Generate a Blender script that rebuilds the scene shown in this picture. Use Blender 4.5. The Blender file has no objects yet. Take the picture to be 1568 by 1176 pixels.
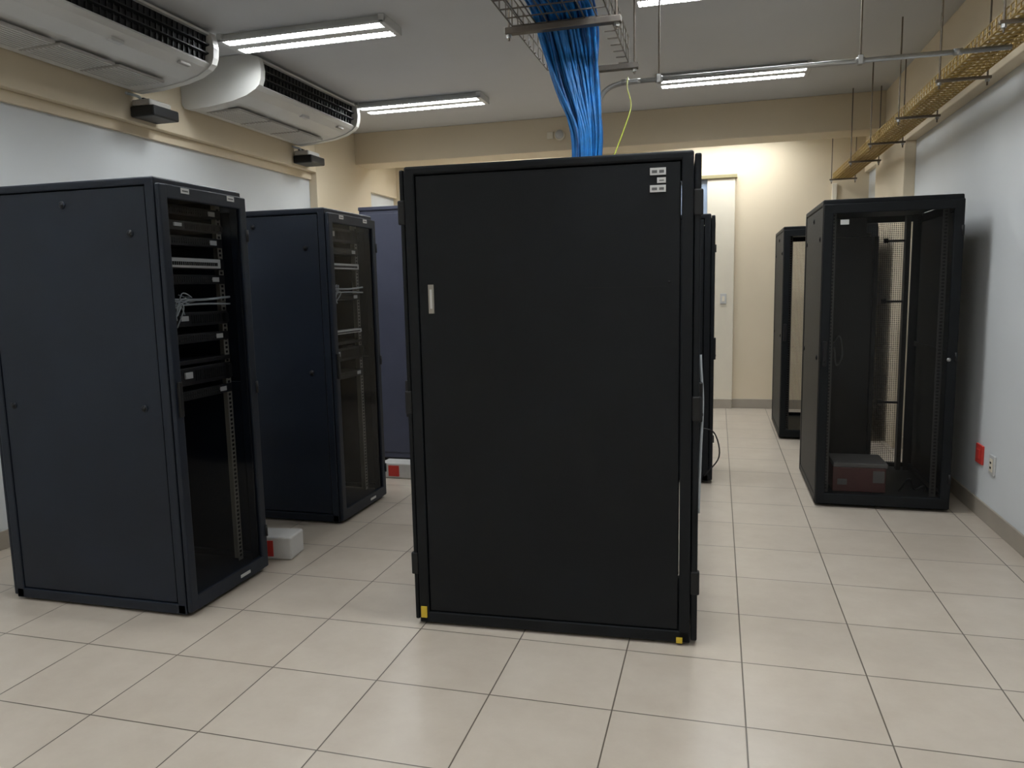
import bpy, bmesh, math, random
from mathutils import Vector, Matrix
random.seed(7)
scene = bpy.context.scene
scene.view_settings.view_transform = 'Standard'
scene.view_settings.look = 'None'
scene.view_settings.exposure = 0.0

# ------------------------------------------------------------ materials
def mat(name, col, rough=0.5, metal=0.0, var=0.06, nscale=6.0, bump=0.0, bscale=200.0, spec=0.5, coat=0.0):
    m = bpy.data.materials.new(name); m.use_nodes = True
    nt = m.node_tree; b = nt.nodes['Principled BSDF']
    b.inputs['Roughness'].default_value = rough
    b.inputs['Metallic'].default_value = metal
    b.inputs['Specular IOR Level'].default_value = spec
    b.inputs['Coat Weight'].default_value = coat
    tc = nt.nodes.new('ShaderNodeTexCoord')
    n = nt.nodes.new('ShaderNodeTexNoise'); n.inputs['Scale'].default_value = nscale; n.inputs['Detail'].default_value = 3
    nt.links.new(tc.outputs['Object'], n.inputs['Vector'])
    r = nt.nodes.new('ShaderNodeValToRGB')
    r.color_ramp.elements[0].position = 0.3; r.color_ramp.elements[1].position = 0.7
    r.color_ramp.elements[0].color = [max(0, c*(1-var)) for c in col]+[1]
    r.color_ramp.elements[1].color = [min(1, c*(1+var)) for c in col]+[1]
    nt.links.new(n.outputs['Fac'], r.inputs['Fac']); nt.links.new(r.outputs['Color'], b.inputs['Base Color'])
    if bump > 0:
        n2 = nt.nodes.new('ShaderNodeTexNoise'); n2.inputs['Scale'].default_value = bscale
        nt.links.new(tc.outputs['Object'], n2.inputs['Vector'])
        bp = nt.nodes.new('ShaderNodeBump'); bp.inputs['Strength'].default_value = bump; bp.inputs['Distance'].default_value = 0.002
        nt.links.new(n2.outputs['Fac'], bp.inputs['Height']); nt.links.new(bp.outputs['Normal'], b.inputs['Normal'])
    return m

def emis(name, col, strength):
    m = bpy.data.materials.new(name); m.use_nodes = True
    b = m.node_tree.nodes['Principled BSDF']
    b.inputs['Base Color'].default_value = (*col, 1)
    b.inputs['Emission Color'].default_value = (*col, 1)
    b.inputs['Emission Strength'].default_value = strength
    return m

def glass_mat(name, tint):
    m = bpy.data.materials.new(name); m.use_nodes = True
    nt = m.node_tree; nt.nodes.clear()
    o = nt.nodes.new('ShaderNodeOutputMaterial')
    t = nt.nodes.new('ShaderNodeBsdfTransparent'); t.inputs['Color'].default_value = (*tint, 1)
    g = nt.nodes.new('ShaderNodeBsdfGlossy'); g.inputs['Roughness'].default_value = 0.08
    lw = nt.nodes.new('ShaderNodeLayerWeight'); lw.inputs['Blend'].default_value = 0.5
    p = nt.nodes.new('ShaderNodeMath'); p.operation = 'POWER'; p.inputs[1].default_value = 5.0
    q = nt.nodes.new('ShaderNodeMath'); q.operation = 'MULTIPLY_ADD'; q.inputs[1].default_value = 0.4; q.inputs[2].default_value = 0.015
    nt.links.new(lw.outputs['Facing'], p.inputs[0]); nt.links.new(p.outputs[0], q.inputs[0])
    mx = nt.nodes.new('ShaderNodeMixShader')
    nt.links.new(q.outputs[0], mx.inputs['Fac'])
    nt.links.new(t.outputs[0], mx.inputs[1]); nt.links.new(g.outputs[0], mx.inputs[2])
    nt.links.new(mx.outputs[0], o.inputs['Surface'])
    return m

def perf_mat(name, col, pitch=0.014, rad=0.485):
    """black perforated sheet: round holes punched on an x/z grid (object space)"""
    m = bpy.data.materials.new(name); m.use_nodes = True
    nt = m.node_tree; b = nt.nodes['Principled BSDF']; o = nt.nodes['Material Output']
    b.inputs['Base Color'].default_value = (*col, 1); b.inputs['Roughness'].default_value = 0.5
    tc = nt.nodes.new('ShaderNodeTexCoord'); sp = nt.nodes.new('ShaderNodeSeparateXYZ')
    nt.links.new(tc.outputs['Object'], sp.inputs[0])
    def M(op, a, bb=None):
        n = nt.nodes.new('ShaderNodeMath'); n.operation = op
        for i, v in enumerate((a, bb)):
            if v is None: continue
            if isinstance(v, (int, float)): n.inputs[i].default_value = v
            else: nt.links.new(v, n.inputs[i])
        return n.outputs[0]
    fx = M('SUBTRACT', M('FRACT', M('DIVIDE', sp.outputs['X'], pitch)), 0.5)
    fz = M('SUBTRACT', M('FRACT', M('DIVIDE', sp.outputs['Z'], pitch)), 0.5)
    d = M('SQRT', M('ADD', M('MULTIPLY', fx, fx), M('MULTIPLY', fz, fz)))
    hole = M('LESS_THAN', d, rad)
    tr = nt.nodes.new('ShaderNodeBsdfTransparent'); mx = nt.nodes.new('ShaderNodeMixShader')
    nt.links.new(hole, mx.inputs['Fac']); nt.links.new(b.outputs[0], mx.inputs[1]); nt.links.new(tr.outputs[0], mx.inputs[2])
    nt.links.new(mx.outputs[0], o.inputs['Surface'])
    return m

BLACK = mat('black_powdercoat', (0.0036, 0.0050, 0.0068), 0.50, var=0.15, nscale=3, bump=0.15, bscale=600, spec=0.22)
NAVY = mat('blueblack_powdercoat', (0.0062, 0.0105, 0.020), 0.45, var=0.15, nscale=3, bump=0.15, bscale=600, spec=0.33)
DARK = mat('dark_interior', (0.005, 0.005, 0.006), 0.6, spec=0.3)
BPLA = mat('black_plastic', (0.008, 0.0085, 0.0095), 0.45, spec=0.3)
EQP = mat('equipment_charcoal', (0.013, 0.013, 0.015), 0.4, spec=0.4)
SLATE = mat('slate_blue_paint', (0.056, 0.061, 0.096), 0.5, bump=0.1)
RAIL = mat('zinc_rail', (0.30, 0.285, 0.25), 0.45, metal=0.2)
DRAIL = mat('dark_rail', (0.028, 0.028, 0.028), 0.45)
STEEL = mat('galvanised_steel', (0.42, 0.42, 0.41), 0.4, metal=0.8)
RODM = mat('threaded_rod_steel', (0.18, 0.15, 0.12), 0.5, metal=0.7)
LABEL = mat('white_label', (0.56, 0.56, 0.55), 0.5)
LABTXT = mat('label_print', (0.10, 0.10, 0.10), 0.6)
YEL = mat('yellow_cap', (0.60, 0.42, 0.03), 0.5)
RED = mat('red_sticker', (0.55, 0.04, 0.03), 0.45)
MAROON = mat('maroon_carton', (0.06, 0.016, 0.015), 0.6)
BOXG = mat('grey_carton', (0.085, 0.082, 0.08), 0.6)
BLKW = mat('white_foam_block', (0.55, 0.54, 0.52), 0.8, bump=0.5, bscale=80)
ACW = mat('ac_white_plastic', (0.64, 0.635, 0.61), 0.35, var=0.02)
ACG = mat('ac_grey_filter', (0.40, 0.385, 0.36), 0.6)
BLUEC = mat('blue_lan_cable', (0.010, 0.17, 0.50), 0.4, var=0.3, nscale=20)
BLUED = mat('dark_blue_lan_cable', (0.006, 0.085, 0.28), 0.4, var=0.3, nscale=20)
GREYC = mat('grey_cable', (0.36, 0.39, 0.41), 0.5)
YGREEN = mat('earth_wire_green_yellow', (0.45, 0.5, 0.05), 0.5)
OCHRE = mat('zinc_yellow_wire', (0.42, 0.285, 0.085), 0.4, metal=0.2)
BRONZE = mat('tray_wire_zinc', (0.16, 0.14, 0.12), 0.45, metal=0.5)
WHITE = mat('white_wall_paint', (0.70, 0.725, 0.74), 0.75, var=0.02, nscale=1.5)
CREAM = mat('cream_wall_paint', (0.73, 0.63, 0.47), 0.7, var=0.02, nscale=1.5)
CREAML = mat('pale_cream_paint', (0.76, 0.70, 0.58), 0.7, var=0.02)
CEIL = mat('ceiling_paint', (0.60, 0.61, 0.62), 0.8, var=0.025, nscale=1.2)
BASE = mat('baseboard_tile', (0.36, 0.32, 0.265), 0.4)
LGREY = mat('luminaire_white', (0.58, 0.59, 0.59), 0.4)
OLIVE = mat('olive_trim_paint', (0.30, 0.26, 0.14), 0.5)
TUBE = emis('fluorescent_tube_glow', (0.95, 0.985, 1.0), 82.0)
GLASS = glass_mat('tinted_glass', (0.74, 0.75, 0.77))
CLEAR = glass_mat('clear_glass', (0.93, 0.93, 0.93))
PERF = perf_mat('perforated_black_steel', (0.012, 0.012, 0.013))

def floor_mat():
    m = bpy.data.materials.new('beige_ceramic_tile'); m.use_nodes = True
    nt = m.node_tree; b = nt.nodes['Principled BSDF']
    tc = nt.nodes.new('ShaderNodeTexCoord'); sp = nt.nodes.new('ShaderNodeSeparateXYZ')
    nt.links.new(tc.outputs['Object'], sp.inputs[0])
    def M(op, a, bb=None):
        n = nt.nodes.new('ShaderNodeMath'); n.operation = op
        for i, v in enumerate((a, bb)):
            if v is None: continue
            if isinstance(v, (int, float)): n.inputs[i].default_value = v
            else: nt.links.new(v, n.inputs[i])
        return n.outputs[0]
    P = 0.4505
    ux = M('DIVIDE', M('SUBTRACT', sp.outputs['X'], 0.111-20*P), P)
    uy = M('DIVIDE', M('SUBTRACT', sp.outputs['Y'], 2.473-20*P), P)
    def edge(u):
        fr = M('FRACT', u); return M('MINIMUM', fr, M('SUBTRACT', 1.0, fr))
    e = M('MINIMUM', edge(ux), edge(uy))
    g = nt.nodes.new('ShaderNodeMapRange'); g.interpolation_type = 'SMOOTHSTEP'
    g.inputs['From Min'].default_value = 0.0035; g.inputs['From Max'].default_value = 0.0075
    nt.links.new(e, g.inputs['Value'])
    cb = nt.nodes.new('ShaderNodeCombineXYZ')
    nt.links.new(M('FLOOR', ux), cb.inputs[0]); nt.links.new(M('FLOOR', uy), cb.inputs[1])
    wn = nt.nodes.new('ShaderNodeTexWhiteNoise'); wn.noise_dimensions = '2D'; nt.links.new(cb.outputs[0], wn.inputs['Vector'])
    n = nt.nodes.new('ShaderNodeTexNoise'); n.inputs['Scale'].default_value = 5; n.inputs['Detail'].default_value = 7; n.inputs['Roughness'].default_value = 0.65
    nt.links.new(tc.outputs['Object'], n.inputs['Vector'])
    f = M('ADD', M('MULTIPLY', n.outputs['Fac'], 0.85), M('MULTIPLY', wn.outputs['Value'], 0.15))
    r = nt.nodes.new('ShaderNodeValToRGB')
    r.color_ramp.elements[0].position = 0.3; r.color_ramp.elements[1].position = 0.7
    r.color_ramp.elements[0].color = (0.455, 0.395, 0.325, 1); r.color_ramp.elements[1].color = (0.53, 0.47, 0.395, 1)
    nt.links.new(f, r.inputs['Fac'])
    mx = nt.nodes.new('ShaderNodeMix'); mx.data_type = 'RGBA'
    nt.links.new(g.outputs[0], mx.inputs['Factor'])
    mx.inputs['A'].default_value = (0.11, 0.09, 0.07, 1); nt.links.new(r.outputs['Color'], mx.inputs['B'])
    nt.links.new(mx.outputs['Result'], b.inputs['Base Color'])
    b.inputs['Roughness'].default_value = 0.28
    b.inputs['Specular IOR Level'].default_value = 0.45
    bp = nt.nodes.new('ShaderNodeBump'); bp.inputs['Strength'].default_value = 0.35; bp.inputs['Distance'].default_value = 0.003
    h = M('ADD', g.outputs[0], M('MULTIPLY', n.outputs['Fac'], 0.35)); nt.links.new(h, bp.inputs['Height'])
    nt.links.new(bp.outputs['Normal'], b.inputs['Normal'])
    return m
FLOOR = floor_mat()

# ------------------------------------------------------------ mesh builder
class B:
    def __init__(s, name):
        s.name = name; s.bm = bmesh.new(); s.mats = []
    def mi(s, m):
        if m not in s.mats: s.mats.append(m)
        return s.mats.index(m)
    def _merge(s, t, m, smooth=False):
        i = s.mi(m); vm = {}
        for v in t.verts: vm[v] = s.bm.verts.new(v.co)
        for f in t.faces:
            try:
                nf = s.bm.faces.new([vm[v] for v in f.verts]); nf.material_index = i; nf.smooth = smooth
            except ValueError: pass
        t.free()
    def box(s, x0, x1, y0, y1, z0, z1, m, bev=0.0, seg=2):
        t = bmesh.new()
        bmesh.ops.create_cube(t, size=1.0)
        for v in t.verts:
            v.co = Vector(((x0+x1)/2+v.co.x*(x1-x0), (y0+y1)/2+v.co.y*(y1-y0), (z0+z1)/2+v.co.z*(z1-z0)))
        if bev > 0:
            bmesh.ops.bevel(t, geom=t.edges[:]+t.verts[:], offset=bev, segments=seg, profile=0.5, affect='EDGES')
        s._merge(t, m); return s
    def cyl(s, p0, p1, r, m, seg=12, r2=None):
        p0, p1 = Vector(p0), Vector(p1); d = p1-p0
        t = bmesh.new()
        bmesh.ops.create_cone(t, cap_ends=True, segments=seg, radius1=r, radius2=r if r2 is None else r2, depth=d.length)
        q = Vector((0, 0, 1)).rotation_difference(d.normalized())
        for v in t.verts: v.co = q @ v.co + (p0+p1)/2
        s._merge(t, m, smooth=seg > 8); return s
    def tube(s, pts, r, m, seg=6, sub=6):
        P = [Vector(p) for p in pts]
        if sub > 1 and len(P) > 2:   # Catmull-Rom
            Q = []
            E = [2*P[0]-P[1]]+P+[2*P[-1]-P[-2]]
            for i in range(1, len(E)-2):
                for k in range(sub):
                    u = k/sub; a, b_, c, d = E[i-1], E[i], E[i+1], E[i+2]
                    Q.append(0.5*((2*b_)+(-a+c)*u+(2*a-5*b_+4*c-d)*u*u+(-a+3*b_-3*c+d)*u**3))
            Q.append(P[-1]); P = Q
        i = s.mi(m); rings = []
        up = Vector((0.13, 0.31, 0.94)).normalized()
        for k, p in enumerate(P):
            t = (P[min(k+1, len(P)-1)]-P[max(k-1, 0)])
            if t.length < 1e-9: t = Vector((0, 0, 1))
            t.normalize()
            a = t.cross(up)
            if a.length < 1e-3: a = t.cross(Vector((1, 0, 0)))
            a.normalize(); b_ = t.cross(a)
            rings.append([s.bm.verts.new(p+a*math.cos(2*math.pi*j/seg)*r+b_*math.sin(2*math.pi*j/seg)*r) for j in range(seg)])
        for k in range(len(rings)-1):
            for j in range(seg):
                f = s.bm.faces.new((rings[k][j], rings[k][(j+1) % seg], rings[k+1][(j+1) % seg], rings[k+1][j]))
                f.material_index = i; f.smooth = True
        for rg in (rings[0], rings[-1]):
            f = s.bm.faces.new(rg); f.material_index = i
        return s
    def prism(s, prof, y0, y1, m, smooth=False):
        """profile in x,z extruded along y"""
        i = s.mi(m)
        a = [s.bm.verts.new((x, y0, z)) for x, z in prof]; b_ = [s.bm.verts.new((x, y1, z)) for x, z in prof]
        n = len(prof)
        for k in range(n):
            f = s.bm.faces.new((a[k], a[(k+1) % n], b_[(k+1) % n], b_[k])); f.material_index = i; f.smooth = smooth
        for c in (a, b_):
            f = s.bm.faces.new(c); f.material_index = i
        return s
    def quad(s, pts, m):
        f = s.bm.faces.new([s.bm.verts.new(p) for p in pts]); f.material_index = s.mi(m); return s
    def done(s, loc=(0, 0, 0), rz=0.0, parent=None, recalc=True):
        if recalc: bmesh.ops.recalc_face_normals(s.bm, faces=s.bm.faces[:])
        me = bpy.data.meshes.new(s.name); s.bm.to_mesh(me); s.bm.free()
        for m in s.mats: me.materials.append(m)
        o = bpy.data.objects.new(s.name, me); scene.collection.objects.link(o)
        o.location = loc; o.rotation_euler = (0, 0, rz)
        if parent: o.parent = parent
        return o
def empty(name, loc=(0, 0, 0), rz=0.0):
    e = bpy.data.objects.new(name, None); scene.collection.objects.link(e); e.location = loc; e.rotation_euler = (0, 0, rz)
    e.empty_display_size = 0.2; return e

# ------------------------------------------------------------ room
XL, XR, YF, YB, H = -4.09, 1.60, -2.6, 9.27, 3.25
T = 0.15
B('floor').box(XL-T, XR+T, YF-T, YB+T, -0.12, 0, FLOOR).done()
B('ceiling').box(XL-T, XR+T, YF-T, YB+T, H, H+0.12, CEIL).done()
B('wall_left').box(XL-T, XL, YF-T, YB+T, 0, H, WHITE).done()
B('wall_right').box(XR, XR+T, YF-T, YB+T, 0, H, WHITE).done()
B('wall_back').box(XL, XR, YB, YB+T, 0, H, CREAM).done()
B('wall_front').box(XL, XR, YF-T, YF, 0, H, CREAM).done()
B('beam_left').box(XL, XL+0.09, YF, 7.15, 2.70, H, CREAM, 0.006).box(XL, XL+0.03, YF, 7.15, 2.63, 2.70, CREAM, 0.004).done()
B('beam_right').box(XR-0.09, XR, YF, 7.2, 2.64, H, CREAM, 0.006).done()
B('column_left').box(XL, XL+0.09, 7.15, 8.42, 0, H, CREAM, 0.006).done()
B('column_right').box(XR-0.09, XR, 7.2, 8.42, 0, H, CREAM, 0.006).done()
B('beam_back').box(XL+0.09, XR-0.09, 8.04, 8.42, 2.905, H, CREAM, 0.006).done()
B('beam_wall_back').box(XL, XL+0.05, 8.42, YB, 2.66, H, CREAM, 0.004).box(XR-0.05, XR, 8.42, YB, 2.66, H, CREAM, 0.004).done()
def bb(name, *a): B(name).box(*a, BASE, 0.004).done()
bb('baseboard_left', XL, XL+0.014, YF, 7.15, 0, 0.11)
bb('baseboard_right', XR-0.014, XR, YF, 7.2, 0, 0.11)
bb('baseboard_back', 0.18, XR, YB-0.014, YB, 0, 0.11)
YD = YB-0.002
b = B('door_1')
b.box(-0.13, 0.18, YD-0.05, YD, 0.0, 2.68, CREAML, 0.004)
b.box(-1.22, 0.20, YD-0.07, YD, 2.68, 2.72, OLIVE, 0.004)
b.box(-1.22, -1.14, YD-0.05, YD, 0, 2.68, CREAML, 0.004)
b.box(-1.14, -0.13, YD-0.03, YD-0.005, 0.0, 2.10, CREAML, 0.004)
b.box(-1.02, -0.25, YD-0.04, YD-0.03, 0.25, 0.95, CREAML, 0.006).box(-1.02, -0.25, YD-0.04, YD-0.03, 1.15, 1.95, CREAML, 0.006)
b.box(-1.14, -0.13, YD-0.05, YD-0.005, 2.10, 2.16, CREAML, 0.004)
b.box(-1.14, -0.13, YD-0.02, YD-0.01, 2.16, 2.68, mat('transom_pane', (0.34, 0.42, 0.56), 0.15))
b.box(-0.66, -0.62, YD-0.045, YD-0.005, 2.16, 2.68, CREAML, 0.003)
b.cyl((-0.22, YD-0.03, 1.05), (-0.22, YD-0.09, 1.05), 0.012, STEEL).cyl((-0.22, YD-0.085, 1.05), (-0.34, YD-0.085, 1.05), 0.010, STEEL)
b.box(-0.12, 0.178, YD-0.062, YD-0.05, 0, 0.11, BASE, 0.003)
b.done()
b = B('light_switch'); b.box(0.03, 0.10, YD-0.062, YD-0.052, 1.24, 1.36, LABEL, 0.004).box(0.05, 0.08, YD-0.068, YD-0.062, 1.27, 1.33, CREAML, 0.002).done()
b = B('wall_outlet'); b.box(XR-0.012, XR, 4.93, 5.02, 0.31, 0.43, LABEL, 0.004)
b.box(XR-0.016, XR-0.012, 4.95, 5.00, 0.33, 0.41, CREAML, 0.002)
for zz in (0.355, 0.385): b.box(XR-0.018, XR-0.015, 4.965, 4.985, zz-0.006, zz+0.006, DARK)
b.done()
B('wall_outlet_red').box(XR-0.014, XR, 5.14, 5.26, 0.33, 0.45, RED, 0.004).box(XR-0.02, XR-0.013, 5.17, 5.23, 0.36, 0.42, RED, 0.003).done()
b = B('alarm_siren'); b.cyl((-1.62, 8.039, 3.06), (-1.62, 7.99, 3.06), 0.055, CREAML, 24).cyl((-1.62, 7.99, 3.06), (-1.62, 7.975, 3.06), 0.045, LABEL, 24, 0.03)
b.box(-1.76, -1.69, 8.01, 8.039, 3.03, 3.10, CREAML, 0.006); b.done()
B('cable_trunking').box(1.22, 1.27, YB-0.03, YB, 1.2, 2.56, CREAML, 0.004).done()

# ------------------------------------------------------------ luminaires
def luminaire(x, y):
    b = B('ceiling_light'); L, W = 1.25, 0.29; z0 = 3.195
    for s in (-1, 1):
        b.prism([(s*W/2, z0+0.012), (s*W/2, z0), (s*(W/2-0.012), z0), (s*(W/2-0.012), z0+0.012)], -L/2, L/2, LGREY)
        b.prism([(s*W/2, z0+0.012), (s*(W/2-0.03), H), (s*(W/2-0.036), H), (s*(W/2-0.012), z0+0.012)], -L/2, L/2, LGREY)
    b.box(-W/2, W/2, -L/2, -L/2+0.04, z0, H, LGREY, 0.004).box(-W/2, W/2, L/2-0.04, L/2, z0, H, LGREY, 0.004)
    b.box(-0.043, 0.043, -L/2+0.03, L/2-0.03, z0, z0+0.02, LGREY, 0.003)
    b.box(-W/2+0.01, W/2-0.01, -L/2+0.03, L/2-0.03, z0+0.012, z0+0.018, LGREY)
    for s in (-1, 1):
        xc = s*0.088
        n = 30
        for k in range(n):
            yy = -L/2+0.06+(L-0.12)*k/(n-1)
            b.box(xc-0.045, xc+0.045, yy-0.0025, yy+0.0025, z0-0.001, z0+0.007, LGREY)
        for xx in (-0.015, 0.015): b.box(xc+xx-0.0015, xc+xx+0.0015, -L/2+0.04, L/2-0.04, z0-0.001, z0+0.007, LGREY)
        b.quad([(xc-0.032, -L/2+0.045, z0+0.009), (xc-0.032, L/2-0.045, z0+0.009), (xc+0.032, L/2-0.045, z0+0.009), (xc+0.032, -L/2+0.045, z0+0.009)], TUBE)
    b.done((x, y, 0), math.pi/2)
for x in (-2.72, 0.09):
    for y in (-1.3, 0.8, 2.80, 4.85, 6.9, 8.83): luminaire(x, y)

# ------------------------------------------------------------ air conditioners
def ac_unit(y0, L=1.60):
    b = B('air_conditioner'); x0 = XL+0.095; Z = 3.245
    prof = [(0, Z-0.02), (0, 2.93), (0.02, 2.905), (0.06, 2.895), (0.25, 2.905), (0.45, 2.93), (0.57, 2.96), (0.64, 2.995), (0.665, 3.02), (0.655, 3.035),
            (0.60, 3.04), (0.58, 3.17), (0.62, 3.20), (0.68, 3.205), (0.68, 3.22), (0.60, Z), (0.02, Z)]
    b.prism(prof, 0.05, L-0.05, ACW)
    chk = [(0, Z-0.02), (0, 2.93), (0.02, 2.90), (0.06, 2.888), (0.25, 2.897), (0.45, 2.922), (0.57, 2.952), (0.65, 2.99), (0.685, 3.02), (0.70, 3.06), (0.708, 3.12), (0.70, 3.18), (0.685, 3.22), (0.61, Z-0.005), (0.59, Z), (0.02, Z)]
    b.prism(chk, 0.0, 0.055, ACW); b.prism(chk, L-0.055, L, ACW)
    b.prism([(0.635, 3.036), (0.60, 3.045), (0.585, 3.168), (0.655, 3.203)], 0.056, L-0.056, DARK)
    for k in range(30):
        yy = 0.09+(L-0.18)*k/29
        b.prism([(0.648, 3.040), (0.63, 3.040), (0.64, 3.19), (0.662, 3.20)], yy-0.003, yy+0.003, BPLA)
    for (xx, zz) in ((0.668, 3.085), (0.676, 3.14)):
        b.prism([(xx, zz), (xx-0.03, zz-0.008), (xx-0.03, zz-0.001), (xx, zz+0.008)], 0.056, L-0.056, BPLA)
    for k in range(3):
        ya = 0.15+k*(L-0.3)/3; yb = ya+(L-0.3)/3-0.03
        b.box(0.10, 0.40, ya, yb, 2.893, 2.908, ACG, 0.003)
        for j in range(10):
            xx = 0.115+j*0.029; b.box(xx, xx+0.012, ya+0.01, yb-0.01, 2.889, 2.895, ACW)
    b.box(0.56, 0.60, L*0.5-0.05, L*0.5+0.05, 2.950, 2.972, LABEL, 0.003)
    b.box(0.60, 0.63, L-0.30, L-0.20, 2.968, 2.985, ACG, 0.003)
    b.done((x0, y0, 0))
ac_unit(3.05); ac_unit(5.14, 1.62)
def pump(y):
    b = B('condensate_pump'); x0 = XL+0.093
    b.box(0, 0.20, -0.13, 0.13, 2.725, 2.80, BPLA, 0.012, 3)
    b.box(0.01, 0.16, -0.12, 0.10, 2.80, 2.845, ACG, 0.01, 3)
    b.box(0.0, 0.04, -0.03, 0.03, 2.83, 2.88, BPLA, 0.006)
    b.tube([(0.06, -0.08, 2.84), (0.07, -0.11, 2.86), (0.05, -0.15, 2.868), (0.04, -0.2, 2.87)], 0.010, GREYC)
    b.done((x0, y, 0))
pump(4.72); pump(6.84)

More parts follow.
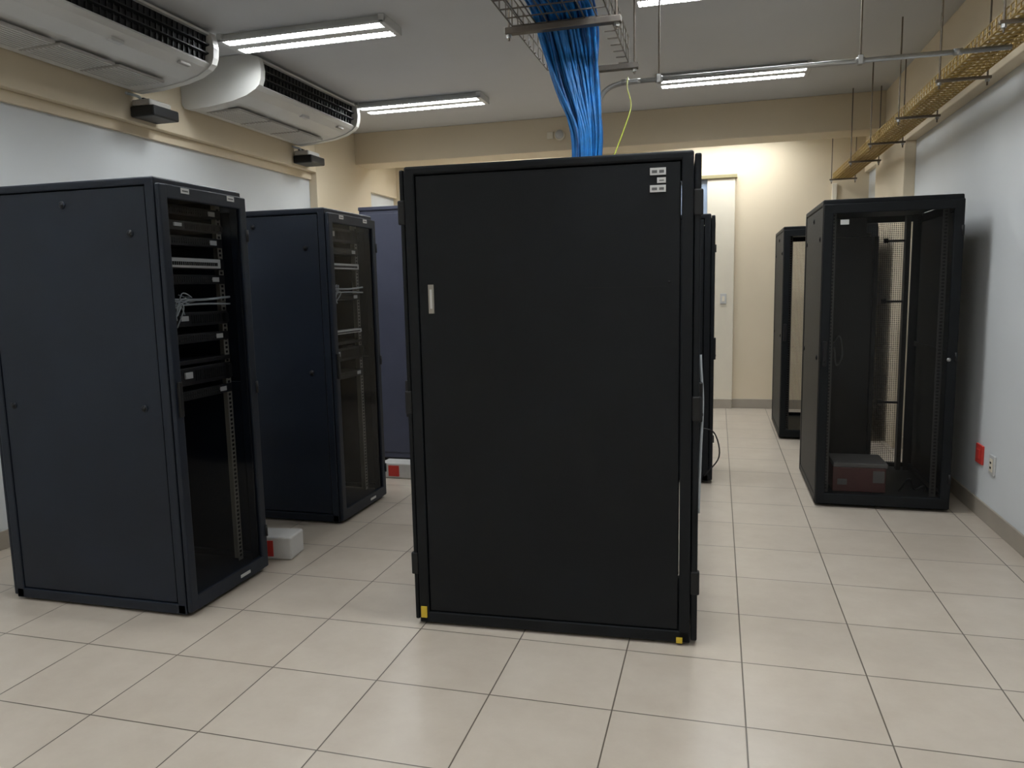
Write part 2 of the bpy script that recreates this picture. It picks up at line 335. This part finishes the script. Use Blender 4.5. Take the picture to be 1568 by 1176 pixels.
# ------------------------------------------------------------ racks
def rack(name, W, D, HH, loc, rz, M, front='glass', rear='solid', equip=None, foot=0.012, latches=True, fr=0.055, extra=None, railm=None, gm=None):
    e = empty(name, (loc[0], loc[1], 0), rz)
    b = B('frame'); F = foot; railm = railm or RAIL; gm = gm or GLASS
    p = 0.045
    for x in (0.0, W-p):
        for y in (0.0, D-p): b.box(x, x+p, y, y+p, F, HH-0.02, M, 0.005)
    b.box(0, W, 0, D, HH-0.035, HH, M, 0.010, 3)
    b.box(0.06, W-0.06, 0.08, D-0.08, HH-0.05, HH-0.034, M)
    b.box(0, W, 0, D, F, F+0.05, M, 0.006)
    for x in (0.06, W-0.06):
        for y in (0.09, D-0.09):
            b.cyl((x, y, 0), (x, y, 0.010), 0.024, BPLA, 14); b.cyl((x, y, 0.010), (x, y, F+0.01), 0.010, STEEL, 10)
            b.cyl((x-0.012, y+0.06, 0.020), (x+0.012, y+0.06, 0.020), 0.020, BPLA, 16)
    b.done(parent=e)
    for nm, x0, x1, s in (('side_panel_left', 0.004, 0.016, -1), ('side_panel_right', W-0.016, W-0.004, 1)):
        b = B(nm)
        b.box(x0, x1, 0.05, D-0.05, F+0.055, HH-0.040, M, 0.003)
        if latches:
            xo = x0 if s < 0 else x1
            for (yy, zz) in ((0.14, HH-0.24), (D*0.5, HH-0.10), (D-0.10, HH-0.24), (0.14, HH*0.5-0.02), (D-0.10, HH*0.5-0.02)):
                b.cyl((xo-s*0.002, yy, zz), (xo+s*0.004, yy, zz), 0.017, M, 20)
                b.cyl((xo+s*0.004, yy, zz), (xo+s*0.005, yy, zz), 0.012, DARK, 16)
                b.cyl((xo+s*0.005, yy, zz), (xo+s*0.007, yy, zz), 0.006, BPLA, 10)
        b.done(parent=e)
    if front != 'solid':
        b = B('mounting_rails')
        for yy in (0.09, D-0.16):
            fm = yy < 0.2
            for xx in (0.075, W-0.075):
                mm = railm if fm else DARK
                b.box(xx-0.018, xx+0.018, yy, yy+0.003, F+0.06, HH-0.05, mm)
                s = 1 if xx < W/2 else -1
                b.box(xx-s*0.018-0.0015, xx-s*0.018+0.0015, yy, yy+0.05, F+0.06, HH-0.05, mm)
                z = F+0.08
                while z < HH-0.08 and fm:
                    b.box(xx-0.008, xx+0.008, yy-0.0012, yy+0.001, z, z+0.012, DARK); z += 0.0222
        for zz in (F+0.06, HH/2, HH-0.1):
            for x in (0.02, W-0.04): b.box(x, x+0.02, 0.04, D-0.04, zz, zz+0.03, M)
        b.done(parent=e)
    def door(nm, y0, y1, kind, sgn):
        b = B(nm)
        if kind == 'solid':
            b.box(0.004, W-0.004, y0, y1, F+0.01, HH-0.012, M, 0.006)
        else:
            z0, z1 = F+0.01, HH-0.03
            b.box(0.002, fr, y0, y1, z0, z1, M, 0.008, 3).box(W-fr, W-0.002, y0, y1, z0, z1, M, 0.008, 3)
            b.box(fr-0.01, W-fr+0.01, y0, y1, z0, z0+0.07, M, 0.005).box(fr-0.01, W-fr+0.01, y0, y1, z1-0.06, z1, M, 0.005)
            ym = (y0+y1)/2
            if kind == 'glass': b.quad([(fr-0.005, ym, z0+0.06), (W-fr+0.005, ym, z0+0.06), (W-fr+0.005, ym, z1-0.05), (fr-0.005, ym, z1-0.05)], gm)
            if kind == 'mesh': b.quad([(fr-0.005, ym, z0+0.06), (W-fr+0.005, ym, z0+0.06), (W-fr+0.005, ym, z1-0.05), (fr-0.005, ym, z1-0.05)], PERF)
        yo = y0 if sgn < 0 else y1
        b.box(0.018, 0.042, yo-0.014, yo+0.014, HH*0.47, HH*0.47+0.16, BPLA, 0.005)
        b.cyl((0.03, yo-0.016, HH*0.47+0.03), (0.03, yo+0.016, HH*0.47+0.03), 0.006, BPLA, 12)
        for zz in (0.22, HH*0.5, HH-0.22):
            b.cyl((W-0.010, yo, zz-0.03), (W-0.010, yo, zz+0.03), 0.009, BPLA, 10)
        b.done(parent=e)
    door('front_door', -0.028, -0.003, front, -1)
    door('rear_door', D+0.003, D+0.022, rear, 1)
    if equip:
        b = B('equipment')
        xa, xb = 0.085, W-0.085
        for (z, h, kind) in equip:
            if kind == 'patch':
                b.box(xa-0.02, xb+0.02, 0.078, 0.088, z, z+h, EQP, 0.002)
                b.box(xa+0.02, xb-0.06, 0.040, 0.078, z+h*0.1, z+h*0.9, LABEL, 0.002)
                for k in range(24):
                    xx = xa+0.04+(xb-xa-0.13)*k/23; b.box(xx-0.004, xx+0.004, 0.037, 0.041, z+h*0.3, z+h*0.6, DARK)
            elif kind == 'switch':
                b.box(xa-0.02, xb+0.02, 0.080, 0.088, z, z+h, EQP, 0.002).box(xa, xb, 0.088, 0.45, z+0.003, z+h-0.003, EQP)
                for k in range(24):
                    xx = xa+0.03+(xb-xa-0.08)*k/23
                    for q in (0.25, 0.6): b.box(xx-0.0045, xx+0.0045, 0.077, 0.081, z+h*q, z+h*(q+0.18), DRAIL)
                b.box(xb-0.08, xb-0.03, 0.076, 0.08, z+h*0.25, z+h*0.75, LABEL)
            elif kind == 'server':
                b.box(xa-0.02, xb+0.02, 0.078, 0.088, z, z+h, EQP, 0.003).box(xa, xb, 0.088, 0.70, z+0.003, z+h-0.003, EQP)
                b.box(xa-0.005, xa+0.02, 0.060, 0.078, z+0.01, z+h-0.01, BPLA, 0.003).box(xb-0.02, xb+0.005, 0.060, 0.078, z+0.01, z+h-0.01, BPLA, 0.003)
                b.box(xa+0.12, xa+0.17, 0.070, 0.079, z+h*0.4, z+h*0.75, LABEL)
                for k in range(14): b.box(xa+0.2+k*0.016, xa+0.21+k*0.016, 0.076, 0.079, z+h*0.2, z+h*0.8, DARK)
            elif kind == 'cables':
                for k in range(11):
                    x = xa+0.02+0.016*k; zz = z+random.uniform(-0.02, 0.03)
                    b.tube([(x, 0.075, zz), (x+random.uniform(-.03, .03), 0.045, zz+random.uniform(-.03, .03)), (xa+0.03+random.uniform(0, 0.07), 0.035, zz+random.uniform(-0.08, 0.02)), (xa+0.02+random.uniform(0, .12), 0.055, zz-random.uniform(0.02, .12))], 0.0032, GREYC)
                b.tube([(xa, 0.05, z), (W/2, 0.04, z-0.005), (xb+0.02, 0.06, z+0.005)], 0.006, GREYC)
                b.tube([(xa, 0.05, z-0.03), (W/2, 0.04, z-0.025), (xb+0.02, 0.06, z-0.03)], 0.005, GREYC)
            elif kind == 'shelf':
                b.box(xa-0.02, xb+0.02, 0.078, 0.5, z, z+h, EQP, 0.002)
        b.done(parent=e)
    if extra: extra(e, W, D, HH, M, F)
    return e

def labels_top(e, W, D, HH, M, F):
    b = B('labels')
    for x in (0.14, 0.47):
        b.box(x, x+0.055, -0.0295, -0.0275, HH-0.060, HH-0.036, LABEL); b.box(x+0.008, x+0.047, -0.0300, -0.0294, HH-0.052, HH-0.046, LABTXT)
    b.box(W*0.6, W*0.6+0.08, -0.0305, -0.027, F+0.035, F+0.05, LABEL)
    b.done(parent=e)

eq1 = [(1.85, 0.044, 'switch'), (1.78, 0.044, 'server'), (1.71, 0.044, 'switch'), (1.60, 0.055, 'patch'), (1.53, 0.044, 'switch'), (1.46, 0.044, 'cables'), (1.33, 0.066, 'server'),
       (1.25, 0.044, 'switch'), (1.15, 0.02, 'shelf'), (1.05, 0.085, 'server'), (0.98, 0.044, 'switch')]
rack('server_rack', 0.625, 0.985, 1.99, (-2.345, 2.79), math.pi/2, NAVY, 'glass', 'solid', eq1, extra=labels_top)
eq2 = [(1.80, 0.088, 'server'), (1.72, 0.044, 'switch'), (1.62, 0.044, 'patch'), (1.50, 0.044, 'cables'), (1.42, 0.044, 'switch'), (1.20, 0.03, 'patch'), (1.13, 0.02, 'shelf'), (1.02, 0.088, 'server'), (0.90, 0.044, 'switch')]
rack('server_rack', 0.66, 1.0, 1.99, (-2.315, 4.20), math.pi/2, NAVY, 'glass', 'solid', eq2, extra=labels_top)

def centre_extra(e, W, D, HH, M, F):
    b = B('side_details')
    def plate(y0, y1, z0, z1, m, t=0.002, x0=0.0): b.box(x0-t, x0+0.004, y0, y1, z0, z1, m)
    for i, (z0, z1) in enumerate(((1.898, 1.925), (1.868, 1.888), (1.834, 1.860))):
        plate(0.105, 0.165 if i != 1 else 0.138, z0, z1, LABEL, 0.002)
        plate(0.112, 0.130, z0+0.007, z1-0.009, LABTXT, 0.0026)
        if i != 1: plate(0.138, 0.158, z0+0.007, z1-0.009, LABTXT, 0.0026)
    plate(1.055, 1.078, 1.38, 1.50, RAIL, 0.003); plate(1.062, 1.071, 1.40, 1.48, LABEL, 0.004)
    plate(1.135, 1.162, 0.035, 0.085, YEL, 0.006); plate(0.03, 0.055, 0.012, 0.035, YEL, 0.006)
    b.box(0.0025, 0.0045, 0.10, 0.42, 1.472, 1.475, DARK)
    b.cyl((0.006, 0.09, 1.49), (0.001, 0.09, 1.49), 0.006, DARK, 10)
    b.done(parent=e)
    b = B('hinges')
    for z in (0.28, 1.80, 1.0):
        b.box(0.0, 0.03, D+0.0, D+0.032, z-0.05, z+0.05, BPLA, 0.006)
        b.box(0.0, 0.03, -0.036, 0.0, z-0.06, z+0.04, BPLA, 0.006)
    b.done(parent=e)
    b = B('side_cables')
    b.tube([(0.06, -0.032, 1.20), (0.05, -0.036, 1.12), (0.05, -0.042, 1.0), (0.05, -0.036, 0.8), (0.06, -0.03, 0.55)], 0.006, GREYC)
    b.tube([(0.08, -0.03, 0.90), (0.08, -0.09, 0.88), (0.09, -0.11, 0.78), (0.08, -0.05, 0.70)], 0.003, BPLA)
    b.done(parent=e)
rack('server_rack', 0.62, 1.17, 1.985, (-0.092, 3.015), math.radians(92.4), BLACK, 'solid', 'solid', None, foot=0.012, latches=False, extra=centre_extra)
rack('server_rack', 0.62, 1.15, 1.975, (-0.05, 5.64), math.radians(90), BLACK, 'solid', 'solid', None, foot=0.02, latches=True)

def inner_hooks(e, W, D, HH, M, F):
    b = B('cable_hooks')
    for z in (1.76, 1.32, 0.57):
        b.box(W-0.26, W-0.12, D-0.10, D-0.08, z-0.008, z+0.008, BPLA, 0.003)
        b.box(W-0.27, W-0.24, D-0.10, D-0.08, z-0.012, z+0.02, BPLA, 0.003)
    b.box(W-0.13, W-0.10, D-0.12, D-0.06, F+0.05, HH-0.05, BPLA)
    b.done(parent=e)
def r1x(e, W, D, HH, M, F):
    inner_hooks(e, W, D, HH, M, F)
    b = B('rear_blanking_panel')
    b.box(0.06, 0.50, D-0.05, D-0.035, F+0.05, 1.80, BPLA, 0.004)
    b.box(0.06, 0.42, D-0.05, D-0.035, 1.80, HH-0.05, BPLA, 0.004)
    b.box(0.47, 0.50, D-0.07, D-0.05, F+0.05, 1.80, BPLA, 0.003)
    b.done(parent=e)
    b = B('stored_box')
    b.box(0.13, 0.46, 0.15, 0.45, F+0.052, F+0.22, MAROON, 0.006)
    b.box(0.13, 0.47, 0.145, 0.455, F+0.22, F+0.25, BOXG, 0.006)
    b.box(0.16, 0.22, 0.146, 0.15, F+0.10, F+0.14, BOXG)
    b.box(0.38, 0.45, 0.146, 0.15, F+0.12, F+0.20, BOXG)
    b.done(parent=e)
    b = B('loose_cables')
    b.tube([(0.10, 0.10, 1.08), (0.13, 0.05, 1.12), (0.15, 0.06, 1.0), (0.12, 0.08, 0.93), (0.10, 0.06, 1.05)], 0.005, DRAIL)
    b.tube([(0.55, 0.2, F+0.06), (0.6, 0.15, F+0.16), (0.64, 0.18, F+0.08), (0.7, 0.2, F+0.1), (0.72, 0.22, F+0.06)], 0.007, BPLA)
    b.done(parent=e)
    b = B('labels'); b.box(0.10, 0.15, -0.030, -0.027, HH-0.16, HH-0.13, LABEL).cyl((W-0.05, -0.032, 0.98), (W-0.05, -0.026, 0.98), 0.012, STEEL, 12); b.done(parent=e)
rack('server_rack', 0.80, 0.98, 1.99, (0.64, 5.22), 0.0, BLACK, 'glass', 'mesh', None, fr=0.06, extra=r1x, railm=DRAIL, gm=CLEAR)
rack('server_rack', 0.80, 1.0, 1.985, (0.58, 7.46), 0.0, BLACK, 'glass', 'mesh', None, fr=0.06, extra=inner_hooks, railm=DRAIL, gm=CLEAR)

b = B('metal_cabinet')
x0, x1, y0, y1 = -2.94, -1.95, 5.93, 6.60
b.box(x0, x1, y0, y1, 0.03, 2.17, SLATE, 0.008)
b.box(x0+0.03, x1-0.03, y0-0.006, y0+0.002, 0.08, 2.12, SLATE, 0.004)
b.box(x0, x1, y0-0.012, y1+0.01, 2.15, 2.18, SLATE, 0.005)
b.box(x0+0.02, x1-0.02, y0+0.02, y1-0.02, 0.0, 0.03, DARK)
for z in (0.3, 1.1, 1.9): b.cyl((x0+0.1, y0-0.008, z), (x0+0.1, y0, z), 0.012, STEEL, 12)
b.box(x1-0.005, x1+0.012, y0+0.02, y1-0.02, 0.08, 2.12, SLATE, 0.004).box(x1+0.01, x1+0.03, y0+0.08, y0+0.10, 1.0, 1.15, STEEL, 0.004)
b.done()

b = B('foam_block'); b.box(-0.30, 0, 0, 0.17, 0, 0.13, BLKW, 0.012, 3); b.box(-0.16, -0.105, -0.003, 0.004, 0.02, 0.11, RED); b.done((-2.27, 3.56, 0), 0.12)
b = B('foam_block'); b.box(-0.40, 0, 0, 0.16, 0, 0.125, BLKW, 0.012, 3); b.box(-0.33, -0.24, -0.003, 0.003, 0.02, 0.105, RED); b.done((-2.17, 5.36, 0), 0)

# ------------------------------------------------------------ cable trays
def basket(b, x0, x1, y0, y1, z0, hgt, m, r=0.0028, px=0.05, py=0.10, hole=None):
    n = max(2, round((x1-x0)/px))
    for k in range(n+1):
        x = x0+(x1-x0)*k/n; ye = y1
        if hole and hole[0] < x < hole[1]: ye = hole[2]
        b.cyl((x, y0, z0), (x, ye, z0), r, m, 5)
    for zz in (z0+hgt*0.5, z0+hgt):
        for x in (x0, x1): b.cyl((x, y0, zz), (x, y1, zz), r, m, 5)
    y = y0
    while y <= y1+1e-6:
        if hole and y > hole[2]:
            b.cyl((hole[1], y, z0), (x1, y, z0), r, m, 5)
            b.cyl((x0, y, z0), (hole[0], y, z0), r, m, 5)
        else: b.cyl((x0, y, z0), (x1, y, z0), r, m, 5)
        b.cyl((x0, y, z0), (x0, y, z0+hgt), r, m, 5); b.cyl((x1, y, z0), (x1, y, z0+hgt), r, m, 5)
        y += py
e = empty('cable_tray')
b = B('basket'); basket(b, -0.87, -0.45, -2.5, 4.0, 2.60, 0.12, BRONZE, 0.0035, 0.05, 0.10, hole=(-0.86, -0.50, 3.40)); b.done(parent=e)
b = B('supports')
for y in (-1.0, 1.2, 3.30, 4.0):
    xa = -0.90 if y < 3.9 else -0.60
    b.box(xa, -0.40, y-0.02, y+0.02, 2.565, 2.592, BRONZE, 0.003)
    for x in ((-0.885, -0.42) if y < 3.9 else (-0.42,)):
        b.cyl((x, y, 2.54), (x, y, H), 0.005, RODM, 8); b.cyl((x, y, 2.55), (x, y, 2.565), 0.012, STEEL, 6)
b.done(parent=e)
e = empty('yellow_cable_tray')
b = B('basket'); basket(b, 1.22, 1.40, -2.5, 9.2, 2.60, 0.06, OCHRE, 0.004, 0.03, 0.06); b.done(parent=e)
b = B('tray_cables')
for k in range(6):
    x = 1.24+0.028*k; b.tube([(x+random.uniform(-.01, .01), y, 2.612) for y in (-2.4, 0, 2, 4, 5, 6, 7, 8, 9.1)], 0.008, OCHRE, 6, 3)
b.done(parent=e)
b = B('supports')
for y in (-1.1, 0.9, 2.9, 3.9, 4.9, 5.9, 6.9, 7.85, 9.1):
    b.box(1.17, 1.45, y-0.010, y+0.010, 2.576, 2.592, RODM, 0.003)
    for x in (1.19, 1.43):
        b.cyl((x, y, 2.54), (x, y, H), 0.005, RODM, 8); b.cyl((x, y, 2.560), (x, y, 2.576), 0.012, STEEL, 6)
b.done(parent=e)

b = B('steel_conduit')
b.tube([(-0.66, 4.3, 2.38), (-0.655, 4.3, 2.47), (-0.61, 4.3, 2.545), (-0.53, 4.3, 2.575), (-0.42, 4.3, 2.58)], 0.014, STEEL, 10, 6)
b.cyl((-0.43, 4.3, 2.58), (1.35, 4.3, 2.58), 0.013, STEEL, 12)
for x in (-0.50, -0.32, 0.68, 1.12): b.cyl((x-0.02, 4.3, 2.58), (x+0.02, 4.3, 2.58), 0.017, STEEL, 12)
for x in (-0.32, 0.68):
    b.cyl((x, 4.3, 2.60), (x, 4.3, H), 0.005, RODM, 8); b.box(x-0.012, x+0.012, 4.28, 4.32, 2.56, 2.605, STEEL, 0.003)
b.done()

b = B('blue_cable_bundle')
N = 105
for k in range(N):
    u = (k+random.random())/N
    xt = -0.79+0.265*u+random.uniform(-.010, .010)
    xb = -0.622+0.120*u+random.uniform(-.008, .008)
    dy = random.uniform(-0.04, 0.035); ys = 3.40+dy
    m = BLUEC if random.random() < 0.7 else BLUED
    zt = 2.62+random.uniform(0, 0.06)
    pts = [(xt+random.uniform(-.03, .03), -2.3, zt), (xt+random.uniform(-.03, .03), 1.0, zt), (xt+random.uniform(-.04, .04), 2.6, zt), (xt, ys-0.35, zt+0.01), (xt, ys-0.10, zt+0.005),
           (xt+(xb-xt)*0.08, ys+0.02, zt-0.09), (xt+(xb-xt)*0.5+random.uniform(-.012, .012), ys+0.02+random.uniform(-.01, .01), 2.36),
           (xb+random.uniform(-.01, .01), ys-0.01, 2.15), (xb, ys-0.02, 1.988)]
    b.tube(pts, 0.0062, m, 6, 4)
b.done()
b = B('earth_wire')
b.tube([(-0.46, 4.06, 2.54), (-0.445, 3.9, 2.45), (-0.41, 3.75, 2.33), (-0.42, 3.58, 2.2), (-0.45, 3.45, 2.06), (-0.47, 3.4, 1.99)], 0.003, YGREEN, 6, 6)
b.done()

w = bpy.data.worlds.new('world'); scene.world = w; w.use_nodes = True
w.node_tree.nodes['Background'].inputs[0].default_value = (0.8, 0.87, 1, 1)
w.node_tree.nodes['Background'].inputs[1].default_value = 0.3

cam = bpy.data.cameras.new('camera'); co = bpy.data.objects.new('camera', cam); scene.collection.objects.link(co)
cam.sensor_width = 36; cam.sensor_fit = 'HORIZONTAL'; cam.lens = 1151/1568*36; cam.clip_start = 0.05
r = Vector((0.96489, 0.26180, -0.02115)); u = Vector((-0.01299, 0.12799, 0.99169)); f = Vector((-0.26233, 0.95660, -0.12690))
co.matrix_world = Matrix(((r.x, u.x, -f.x, 0), (r.y, u.y, -f.y, 0), (r.z, u.z, -f.z, 1.48), (0, 0, 0, 1)))
scene.camera = co
